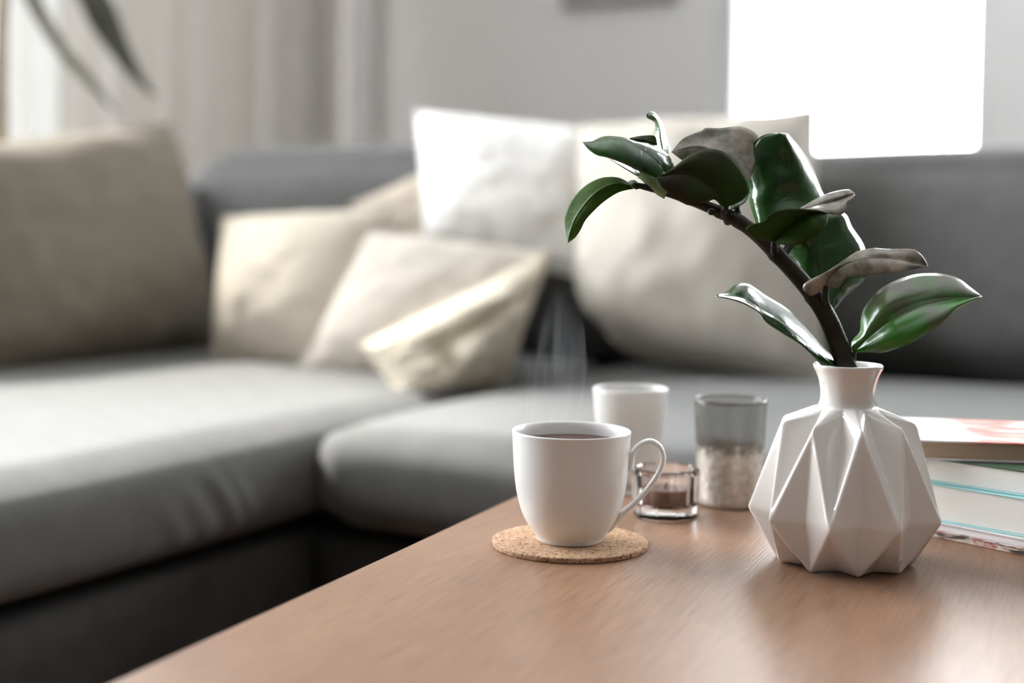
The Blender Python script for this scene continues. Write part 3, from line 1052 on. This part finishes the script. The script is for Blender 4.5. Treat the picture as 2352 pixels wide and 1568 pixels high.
rings += [circ(0.0205, 0.0342), circ(0.0198, 0.0335), circ(0.0190, 0.0300), circ(0.0186, 0.010), circ(0.0175, 0.0082), circ(0.0, 0.0080)]
vs = [q for r in rings for q in r]
fs = []
for i in range(len(rings) - 1):
    for k in range(ns):
        k2 = (k + 1) % ns
        fs.append((i * ns + k, i * ns + k2, (i + 1) * ns + k2, (i + 1) * ns + k))
bm = bmesh.new()
bv = [bm.verts.new(q) for q in vs]
for q in fs: bm.faces.new([bv[i] for i in q])
bmesh.ops.remove_doubles(bm, verts=bm.verts, dist=1e-6)
from_bm('holder_glass', bm, M['clear'], th, False)

tl = empty('tealight_candle', (p.x, p.y, TABLE_Z + 0.0084))
tag(tl, 'brown tealight candle inside the clear faceted holder', 'candle')
v, f = lathe([(0.0, 0.0), (0.0163, 0.0), (0.0168, 0.0006), (0.0169, 0.0112), (0.0165, 0.0117), (0.006, 0.0113), (0.0, 0.0112)], 48, False, False)
mesh('wax', v, f, M['wax'], tl)
v, f = tube([Vector((0, 0, 0.0108)), Vector((0.0002, 0, 0.013)), Vector((0.0007, 0, 0.0155))], 0.0006, 8)
mesh('wick', v, f, M['wick'], tl)

# ------------------------------------------------------------------ vase
VD = 0.862
vp = at_d(1938, 1290, VD)
vase = empty('faceted_vase', (vp.x, vp.y, TABLE_Z))
tag(vase, 'white glazed ceramic vase with folded origami facets and narrow neck, holding a branch', 'vase')
AZ0 = R(-8.1 - 13.1)
HALF = R(20)
Bp, Wp, Vp = (0.0342, 0.0022), (0.0592, 0.0306), (0.0205, 0.0918)
Fp, Up, Mp = (0.0410, 0.0), (0.0415, 0.0858), (0.0470, 0.0310)
NK = [(0.0176, 0.0958), (0.0166, 0.0990), (0.0164, 0.1030), (0.0168, 0.1075), (0.0178, 0.1120), (0.0194, 0.1160), (0.0209, 0.1187), (0.0213, 0.1200),
      (0.0209, 0.1211), (0.0199, 0.1213), (0.0190, 0.1203), (0.0176, 0.1170), (0.0158, 0.1125), (0.0146, 0.1075), (0.0142, 0.1000), (0.0140, 0.0900)]


def cross(p0, p1, phi):                      # point of the edge p0 (azimuth 0) - p1 (azimuth HALF) at azimuth phi
    a = np.array([p0[0], 0.0, p0[1]])
    b = np.array([p1[0] * math.cos(HALF), p1[0] * math.sin(HALF), p1[1]])
    t = math.tan(phi)
    den = (b[1] - a[1]) - t * (b[0] - a[0])
    s = (t * a[0] - a[1]) / den
    q = a + s * (b - a)
    return (math.hypot(q[0], q[1]), q[2])


def sample_poly(pts, n):
    pts = np.array(pts)
    Ls = np.concatenate([[0], np.cumsum(np.linalg.norm(np.diff(pts, axis=0), axis=1))])
    s = np.linspace(0, Ls[-1], n)
    return np.stack([np.interp(s, Ls, pts[:, 0]), np.interp(s, Ls, pts[:, 1])], 1)


NT, NB, NS = 396, 120, 26
neck = sample_poly([(q.x, q.z) for q in catmull([Vector((r, 0, z)) for r, z in NK], 90)], 64)
grid = np.zeros((NT, NB + NS + 64, 3))
for k in range(NT):
    az = 2 * math.pi * k / NT
    loc = (az % (2 * HALF))
    phi = loc if loc <= HALF else 2 * HALF - loc
    phi = min(max(phi, 1e-6), HALF - 1e-6)
    kn = [cross(Bp, Fp, phi), cross(Wp, Fp, phi), cross(Wp, Mp, phi), cross(Wp, Up, phi), cross(Vp, Up, phi)]
    body = sample_poly([(0.012, 0.0012)] + [(kn[0][0] * 0.93, 0.0004)] + kn, NB + 1)[:-1]
    sh = sample_poly([kn[4], NK[0]], NS + 1)[:-1]
    pr = np.concatenate([body, sh, neck])
    a = AZ0 + az
    grid[k, :, 0] = pr[:, 0] * math.sin(a)
    grid[k, :, 1] = -pr[:, 0] * math.cos(a)
    grid[k, :, 2] = pr[:, 1]
NR = grid.shape[1]
for it in range(4):                           # soften the folds like a glaze does
    g = grid.copy()
    g[:, 1:-1] = 0.5 * grid[:, 1:-1] + 0.125 * (np.roll(grid, 1, 0) + np.roll(grid, -1, 0))[:, 1:-1] + 0.125 * (grid[:, :-2] + grid[:, 2:])
    grid = g
grid[:, :, 2] = np.maximum(grid[:, :, 2], 0.0002)
vs = grid.reshape(-1, 3).tolist()
fs = []
for k in range(NT):
    k2 = (k + 1) % NT
    for i in range(NR - 1):
        fs.append((k * NR + i, k2 * NR + i, k2 * NR + i + 1, k * NR + i + 1))
fs.append([k * NR for k in range(NT)][::-1])
fs.append([k * NR + NR - 1 for k in range(NT)])
mesh('vase_body', vs, fs, M['ceramic'], vase)
# tiny embossed ring mark low on the front right facet
from mathutils.bvhtree import BVHTree
bvh = BVHTree.FromPolygons([Vector(q) + vase.location for q in vs], fs[:-2])
hit, hn, _, _ = bvh.ray_cast(CAM, ray(2064, 1291).normalized())
if hit is not None:
    t1 = Vector((0, 0, 1)).cross(hn).normalized()
    t2 = hn.cross(t1)
    o_ = hit - vase.location
    allv, allf = [], []
    ringp = [o_ + (t1 * math.cos(q) + t2 * math.sin(q)) * 0.0015 for q in [2 * math.pi * k / 24 for k in range(25)]]
    hook = [o_ + t1 * x_ + t2 * y_ for (x_, y_) in ((0.0006, 0.0007), (-0.0003, 0.0008), (-0.0005, 0.0002), (0.0004, -0.0002), (0.0004, -0.0007), (-0.0006, -0.0007))]
    tail = [o_ + t1 * x_ + t2 * y_ for (x_, y_) in ((0.0010, 0.0012), (0.0013, 0.0022), (0.0013, 0.0027))]
    for pth in (ringp, resample(hook, 14), tail):
        v, f = tube(pth, 0.00022, 8)
        b_ = len(allv)
        allv += v
        allf += [tuple(b_ + q for q in ff) for ff in f]
    mesh('maker_mark', allv, allf, M['ceramic'], vase)

# ------------------------------------------------------------------ branch
br = empty('leafy_branch', (vp.x, vp.y, TABLE_Z + 0.1))
tag(br, 'arching branch with glossy dark green leaves standing in the white vase', 'branch')
BL = br.location.copy()


def c1(x, y): return (1270 + x / 4.4377, 230 + y / 4.4377)
def c2(x, y): return (1680 + x / 3.92, 280 + y / 3.92)
def c3(x, y): return (1620 + x / 3.5636, 560 + y / 3.5636)


stem_px = [(1972, 900), (1944, 838), (1922, 780), (1900, 728), (1868, 678), (1830, 632), (1788, 588), (1742, 542), (1700, 510), (1660, 489), (1610, 468), (1560, 450), (1516, 437), (1480, 429), (1456, 423)]
stem_d = [0.864, 0.862, 0.862, 0.862, 0.862, 0.862, 0.862, 0.862, 0.863, 0.864, 0.865, 0.866, 0.867, 0.868, 0.869]
sp_ = resample([at_d(x, y, d) - BL for (x, y), d in zip(stem_px, stem_d)], 70)
rs = []
for i in range(70):
    t = i / 69
    r = 0.0054 * (1 - t) ** 0.55 + 0.0011
    for tn in (0.33, 0.505, 0.66, 0.72, 0.83):           # swollen nodes
        r += 0.0006 * math.exp(-((t - tn) / 0.012) ** 2)
    rs.append(r)
v, f = tube(sp_, rs, 16)
mesh('stem', v, f, M['stem'], br)
# knob of an old leaf scar
kp = at_d(1634, 486, 0.858) - BL
v, f = lathe([(0.0, -0.0022), (0.0016, -0.0018), (0.0024, 0.0), (0.0016, 0.0018), (0.0, 0.0022)], 14, False, False)
mesh('leaf_scar', [Vector(q) + kp for q in v], f, M['stem'], br)


def leaf(mid, up, low, cv, d, du, dl, m, label=None, stalk=None, stalk_d=None, stalk_r=0.0016, wav=0.0012, seed=0.0, curve=0.0, sm=None, nveins=9, bow=0.0):
    """leaf spanned between its midrib and both rims (each given base to tip); d = distances along the midrib,
    du / dl = how much farther the rims lie, bow = bulge of each half"""
    n, h = 40, 8
    A = resample([Vector((*cv(*q), 0)) for q in mid], n)
    U = resample([Vector((*cv(*q), 0)) for q in up], n)
    W = resample([Vector((*cv(*q), 0)) for q in low], n)
    vs, vein = [], []
    for i in range(n):
        t = i / (n - 1)
        s = t * (len(d) - 1)
        k = min(int(s), len(d) - 2)
        dm = d[k] + (d[k + 1] - d[k]) * (s - k)
        env = math.sin(math.pi * min(1, max(0, t))) ** 0.7
        for j in range(-h, h + 1):
            u = abs(j) / h
            E, off = (U, du) if j > 0 else (W, dl)
            p = A[i].lerp(E[i], u)
            dep = dm + off * env * u - bow * env * (4 * u * (1 - u))
            dep += wav * env * noise.noise(Vector((t * 4 + seed, j / h * 1.6, seed)))
            dep += curve * math.sin(math.pi * t)
            q = at_d(p.x, p.y, dep) - BL
            vs.append(q)
            ph = t * nveins - 0.9 * u
            vein.append(-0.55 * abs(math.sin(math.pi * ph)) ** 0.25 * (1 - 0.5 * u) + (0.9 * math.exp(-(u / 0.05) ** 2)))
    fs = []
    m_ = 2 * h + 1
    for i in range(n - 1):
        for j in range(m_ - 1):
            fs.append((i * m_ + j, i * m_ + j + 1, (i + 1) * m_ + j + 1, (i + 1) * m_ + j))
    o = mesh('leaf', vs, fs, m, br)
    at = o.data.attributes.new('vein', 'FLOAT', 'POINT')
    at.data.foreach_set('value', vein)
    md = o.modifiers.new('thickness', 'SOLIDIFY')
    md.thickness = 0.0007
    md.offset = 0
    if label: o['label'] = label
    if stalk:
        ds = stalk_d or [0.862] * len(stalk)
        c = resample([at_d(*cv(*q), dd) - BL for q, dd in zip(stalk, ds)], 14)
        rr = [stalk_r * (1.35 - 0.5 * i / 13) for i in range(14)]
        v, f = tube(c, rr, 10)
        mesh('leaf_stalk', v, f, sm or M['stem'], o)
    return o


# hanging leaf at the far left tip
leaf([(835, 895), (700, 852), (560, 876), (430, 955), (318, 1075), (228, 1210), (178, 1340), (155, 1452)],
     [(835, 890), (760, 838), (690, 800), (600, 785), (480, 800), (350, 862), (240, 960), (160, 1080), (120, 1210), (130, 1310), (155, 1452)],
     [(835, 900), (740, 917), (640, 952), (520, 1030), (420, 1122), (330, 1222), (272, 1330), (222, 1400), (155, 1452)],
     c1, [0.869, 0.866, 0.862, 0.860], 0.010, -0.004, M['leaf_olive'], stalk=[(870, 880), (835, 895)], stalk_d=[0.868, 0.869], stalk_r=0.0012, seed=1)
# small bud leaf at the tip
leaf([(860, 890), (820, 860), (770, 825)], [(860, 890), (868, 850), (830, 818), (770, 825)], [(860, 892), (820, 898), (790, 870), (770, 825)],
     c1, [0.868, 0.866], 0.004, -0.002, M['leaf_vivid'], wav=0.0003, seed=3, label='tiny green leaf bud at the branch tip')
# folded upper left leaf: near half and far half meet at the midrib
leaf([(1135, 745), (1105, 660), (1030, 580), (930, 505), (830, 440), (740, 398), (640, 385), (500, 400), (400, 428), (305, 432)],
     [(1135, 745), (1225, 720), (1235, 680), (1185, 580), (1085, 492), (965, 442), (860, 428), (740, 388), (640, 373), (560, 369), (480, 384), (400, 424), (305, 432)],
     [(1135, 745), (1070, 800), (1010, 792), (850, 710), (700, 640), (550, 585), (450, 560), (360, 500), (305, 432)],
     c1, [0.866, 0.862, 0.858, 0.860], 0.022, -0.012, M['leaf_green'], stalk=[(1170, 940), (1030, 850), (960, 790), (1060, 790), (1130, 748)][0:1] + [(1100, 905), (1070, 840), (1110, 765)],
     stalk_d=[0.866, 0.866, 0.866, 0.866], stalk_r=0.0016, seed=5, sm=M['petiole'], bow=0.004)
# pale leaf under it, with its light green stalk
leaf([(905, 770), (850, 735), (760, 690), (670, 645), (585, 603)], [(905, 770), (850, 712), (760, 668), (680, 632), (585, 603)],
     [(905, 770), (860, 768), (780, 722), (680, 662), (585, 603)], c1, [0.872, 0.878], 0.006, -0.006, M['leaf_brown'],
     label='brown leaf under the upper left leaf', stalk=[(1165, 938), (1080, 895), (1000, 830), (930, 772), (890, 752)], stalk_d=[0.866, 0.867, 0.868, 0.870, 0.872], stalk_r=0.0034, sm=M['petiole'], seed=7)
# curled young leaf standing up at the back
leaf([(1120, 560), (1110, 470), (1095, 380), (1085, 290), (1055, 200), (1015, 160), (965, 160)],
     [(1125, 560), (1185, 535), (1192, 470), (1162, 380), (1130, 290), (1082, 190), (1035, 132), (985, 122), (955, 145)],
     [(1115, 560), (1010, 470), (1035, 350), (1048, 270), (1040, 225), (1005, 200), (965, 182), (952, 158)],
     c1, [0.895, 0.900, 0.902, 0.896], 0.012, 0.010, M['leaf_vivid'], seed=9, label='bright green curled young leaf', stalk=[(1150, 930), (1130, 740), (1120, 560)], stalk_d=[0.867, 0.88, 0.895])
leaf([(1060, 450), (980, 420), (900, 400), (780, 392)], [(1060, 440), (1030, 366), (900, 368), (780, 390)], [(1060, 460), (990, 450), (890, 428), (780, 394)],
     c1, [0.898, 0.892], 0.006, 0.0, M['leaf_dark'], seed=11, label='brownish leaf tip behind the curled leaf')
# brown-grey leaf at the back
leaf([(1890, 1000), (1850, 800), (1760, 600), (1620, 500), (1430, 470), (1212, 528)],
     [(1900, 1000), (2010, 800), (2100, 520), (2095, 380), (2060, 335), (1990, 293), (1880, 268), (1700, 289), (1560, 284), (1530, 310), (1420, 348), (1320, 400), (1242, 488), (1212, 528)],
     [(1885, 1010), (1750, 900), (1560, 760), (1440, 680), (1320, 612), (1250, 560), (1212, 528)],
     c1, [0.872, 0.884, 0.892, 0.892], 0.012, -0.004, M['leaf_brown'], seed=13, label='grey brown leaf at the back of the branch top',
     stalk=[(1962, 1290), (1890, 1180), (1865, 1100), (1890, 1000)], stalk_d=[0.862, 0.866, 0.868, 0.872], stalk_r=0.0022)
# dark round leaf facing the camera
leaf([(1765, 1085), (1690, 970), (1600, 870), (1500, 790), (1380, 745), (1240, 745), (1055, 792)],
     [(1775, 1080), (1830, 1065), (1920, 1020), (1990, 950), (2005, 880), (1980, 800), (1920, 690), (1830, 590), (1720, 520), (1600, 504), (1500, 520), (1380, 572), (1280, 652), (1200, 710), (1110, 774), (1055, 792)],
     [(1755, 1090), (1700, 1060), (1640, 1008), (1550, 1044), (1450, 1036), (1370, 1020), (1310, 985), (1240, 970), (1150, 922), (1090, 870), (1055, 792)],
     c1, [0.852, 0.848, 0.845, 0.845], 0.006, -0.005, M['leaf_dark'], seed=15, stalk=[(1790, 1235), (1745, 1150), (1765, 1085)], stalk_d=[0.866, 0.858, 0.852], stalk_r=0.0022, bow=0.003)
# green leaf peeping under the dark round one
leaf([(1800, 1120), (1870, 1050), (1950, 1000), (2012, 935)], [(1800, 1110), (1860, 1020), (1950, 960), (2012, 930)], [(1800, 1130), (1880, 1085), (1960, 1035), (2012, 940)],
     c1, [0.860, 0.872], 0.004, -0.003, M['leaf_green'], seed=16)
# big glossy leaf in the middle
leaf([(520, 1000), (495, 820), (490, 650), (505, 480), (505, 300), (480, 150), (440, 106)],
     [(560, 1000), (800, 860), (838, 700), (800, 600), (740, 440), (700, 350), (640, 258), (560, 160), (500, 110), (440, 106)],
     [(500, 1000), (260, 960), (215, 880), (165, 710), (172, 600), (128, 400), (158, 260), (240, 152), (330, 110), (440, 106)],
     c2, [0.880, 0.886, 0.888, 0.886], 0.022, 0.012, M['leaf_green'], seed=17, bow=0.007, wav=0.0045, stalk=[(330, 1130), (420, 1080), (520, 1000)], stalk_d=[0.862, 0.868, 0.880], stalk_r=0.002)
# its lower neighbour hanging behind the stalks
leaf([(720, 860), (775, 1020), (790, 1260), (820, 1440), (875, 1600), (880, 1730)],
     [(740, 850), (1000, 815), (1085, 950), (1200, 1140), (1205, 1390), (1100, 1500), (1010, 1580), (950, 1660), (880, 1732)],
     [(700, 870), (500, 1000), (488, 1140), (560, 1300), (640, 1450), (700, 1560), (790, 1660), (880, 1732)],
     c2, [0.880, 0.884, 0.880, 0.874], 0.022, 0.010, M['leaf_green'], seed=19, bow=0.006, wav=0.004, stalk=[(440, 1240), (560, 1060), (720, 860)], stalk_d=[0.862, 0.872, 0.880], stalk_r=0.002)
# dark folded leaf in front of it
leaf([(385, 1085), (420, 1000), (520, 915), (640, 850), (760, 812), (866, 830)],
     [(370, 1075), (310, 1055), (260, 1060), (180, 1020), (130, 962), (200, 920), (290, 900), (340, 840), (420, 800), (560, 780), (700, 790), (820, 806), (866, 830)],
     [(395, 1090), (500, 1108), (560, 1112), (640, 1090), (740, 1040), (820, 970), (860, 900), (866, 830)],
     c2, [0.850, 0.842, 0.838, 0.842], -0.012, -0.008, M['leaf_dark'], seed=21, stalk=[(410, 1240), (385, 1150), (385, 1085)], stalk_d=[0.865, 0.855, 0.850], stalk_r=0.0022, bow=0.003)
leaf([(600, 800), (740, 760), (880, 725), (1000, 690), (1110, 650)],
     [(600, 790), (700, 730), (830, 660), (960, 622), (1060, 612), (1110, 648)],
     [(600, 810), (740, 792), (870, 826), (980, 836), (1020, 800), (1042, 720), (1090, 692), (1110, 652)],
     c2, [0.858, 0.866, 0.868], 0.010, -0.012, M['leaf_brown'], seed=23, label='brown leaf with rolled tip, middle of the branch', bow=0.003)
# brown leaf pointing right
leaf([(850, 1470), (890, 1385), (1000, 1290), (1180, 1222), (1380, 1218), (1560, 1245), (1768, 1302)],
     [(830, 1500), (740, 1560), (680, 1552), (638, 1482), (700, 1430), (840, 1360), (950, 1290), (1050, 1220), (1130, 1170), (1200, 1150), (1290, 1138), (1400, 1146), (1620, 1146), (1690, 1180), (1740, 1240), (1768, 1302)],
     [(860, 1480), (960, 1490), (1035, 1400), (1050, 1390), (1200, 1386), (1400, 1360), (1600, 1332), (1768, 1302)],
     c2, [0.850, 0.846, 0.846, 0.852], 0.006, -0.006, M['leaf_brown'], seed=25, label='brown leaf pointing right, third from the vase',
     stalk=[(890, 1740), (840, 1600), (850, 1470)], stalk_d=[0.864, 0.855, 0.850], stalk_r=0.0022, bow=0.0015)
# right-hand leaf
leaf([(1212, 885), (1330, 765), (1500, 625), (1700, 525), (1900, 472), (2080, 455), (2262, 430)],
     [(1205, 880), (1198, 800), (1268, 722), (1275, 620), (1310, 510), (1400, 400), (1520, 320), (1700, 255), (1860, 242), (1980, 255), (2080, 290), (2150, 342), (2262, 430)],
     [(1218, 888), (1300, 886), (1430, 891), (1560, 860), (1700, 800), (1830, 720), (1960, 632), (2040, 542), (2150, 480), (2262, 430)],
     c3, [0.860, 0.852, 0.850, 0.854], 0.022, -0.014, M['leaf_half'], seed=27, label='broad green leaf with a brownish tip, lowest on the right',
     stalk=[(1196, 1010), (1200, 950), (1212, 885)], stalk_d=[0.862, 0.861, 0.860], stalk_r=0.0024, bow=0.006, wav=0.003)
# narrow folded leaf on the lower left
leaf([(1068, 1003), (960, 930), (800, 790), (620, 650), (470, 565), (300, 465), (85, 426)],
     [(1078, 1000), (1040, 920), (960, 840), (880, 740), (770, 620), (650, 520), (500, 430), (380, 346), (320, 325), (240, 340), (180, 390), (85, 424)],
     [(1050, 1005), (950, 988), (880, 920), (780, 822), (640, 732), (500, 640), (440, 560), (320, 490), (200, 450), (85, 428)],
     c3, [0.860, 0.850, 0.842, 0.842], 0.036, -0.006, M['leaf_green'], seed=29, wav=0.003, bow=0.003, stalk=[(1150, 1090), (1120, 1050), (1068, 1003)], stalk_d=[0.862, 0.861, 0.860])

# ------------------------------------------------------------------ books on the right
def book(name, origin, rz, z0, z1, length, width, cov, page, label, group='books stacked on the table', bottom=None, ct=0.0009):
    """origin = point of the front face at the left end; local x along the face, y away from the camera"""
    o = empty(name, (origin[0], origin[1], z0), rz)
    tag(o, label, 'book', group)
    h = z1 - z0
    from_bm('page_block', bevel_box(0.002, length - 0.002, 0.0015, width - 0.001, ct, h - ct, 0.0004, 1), page, o, False)
    from_bm('front_cover', bevel_box(0, length, 0, width, h - ct, h, 0.0003, 1), cov, o, False)
    from_bm('back_cover', bevel_box(0, length, 0, width, 0, ct, 0.0003, 1), bottom or cov, o, False)
    from_bm('spine', bevel_box(0, length, width - 0.0009, width, ct, h - ct, 0.0003, 1), bottom or cov, o, False)
    return o


e0 = at_z(2160, 1236, TABLE_Z)
e1 = at_z(2352, 1276, TABLE_Z)
dr = (e1 - e0).normalized()
rzb = math.atan2(dr.y, dr.x)


def along(p, t):
    return (p.x + dr.x * t, p.y + dr.y * t)


book('magazine', along(e0, -0.085), rzb, TABLE_Z + 0.0002, TABLE_Z + 0.0046, 0.24, 0.15, M['magazine'], M['magazine'], 'thin magazine with patterned edge at the bottom of the book stack', ct=0.0006)
book('booklet', along(e0, -0.08), rzb + R(1), TABLE_Z + 0.0048, TABLE_Z + 0.0096, 0.23, 0.145, M['brochure'], M['brochure'], 'thin white booklet just above the patterned magazine', ct=0.0004)
book('paperback_book', along(e0, -0.08), rzb + R(3), TABLE_Z + 0.0098, TABLE_Z + 0.0345, 0.22, 0.14, M['turquoise'], M['pages_white'], 'thick white paged book with turquoise covers, lower of two', ct=0.0011)
book('paperback_book', along(e0, -0.082), rzb + R(5), TABLE_Z + 0.0347, TABLE_Z + 0.0510, 0.22, 0.14, M['dark_cover'], M['pages_white'], 'white paged book with turquoise back cover below the top book', bottom=M['turquoise'], ct=0.0011)
ta = at_z(2125, 1010, TABLE_Z + 0.0644)
tb = at_z(2352, 1018, TABLE_Z + 0.0644)
dt = (tb - ta).normalized()
book('paperback_book', (ta.x - dt.x * 0.03, ta.y - dt.y * 0.03), math.atan2(dt.y, dt.x), TABLE_Z + 0.0512, TABLE_Z + 0.0644, 0.18, 0.105, M['cover_print'], M['pages_tan'], 'paperback with white and red cover and tan pages topping the stack', bottom=M['lilac_cover'], ct=0.0013)
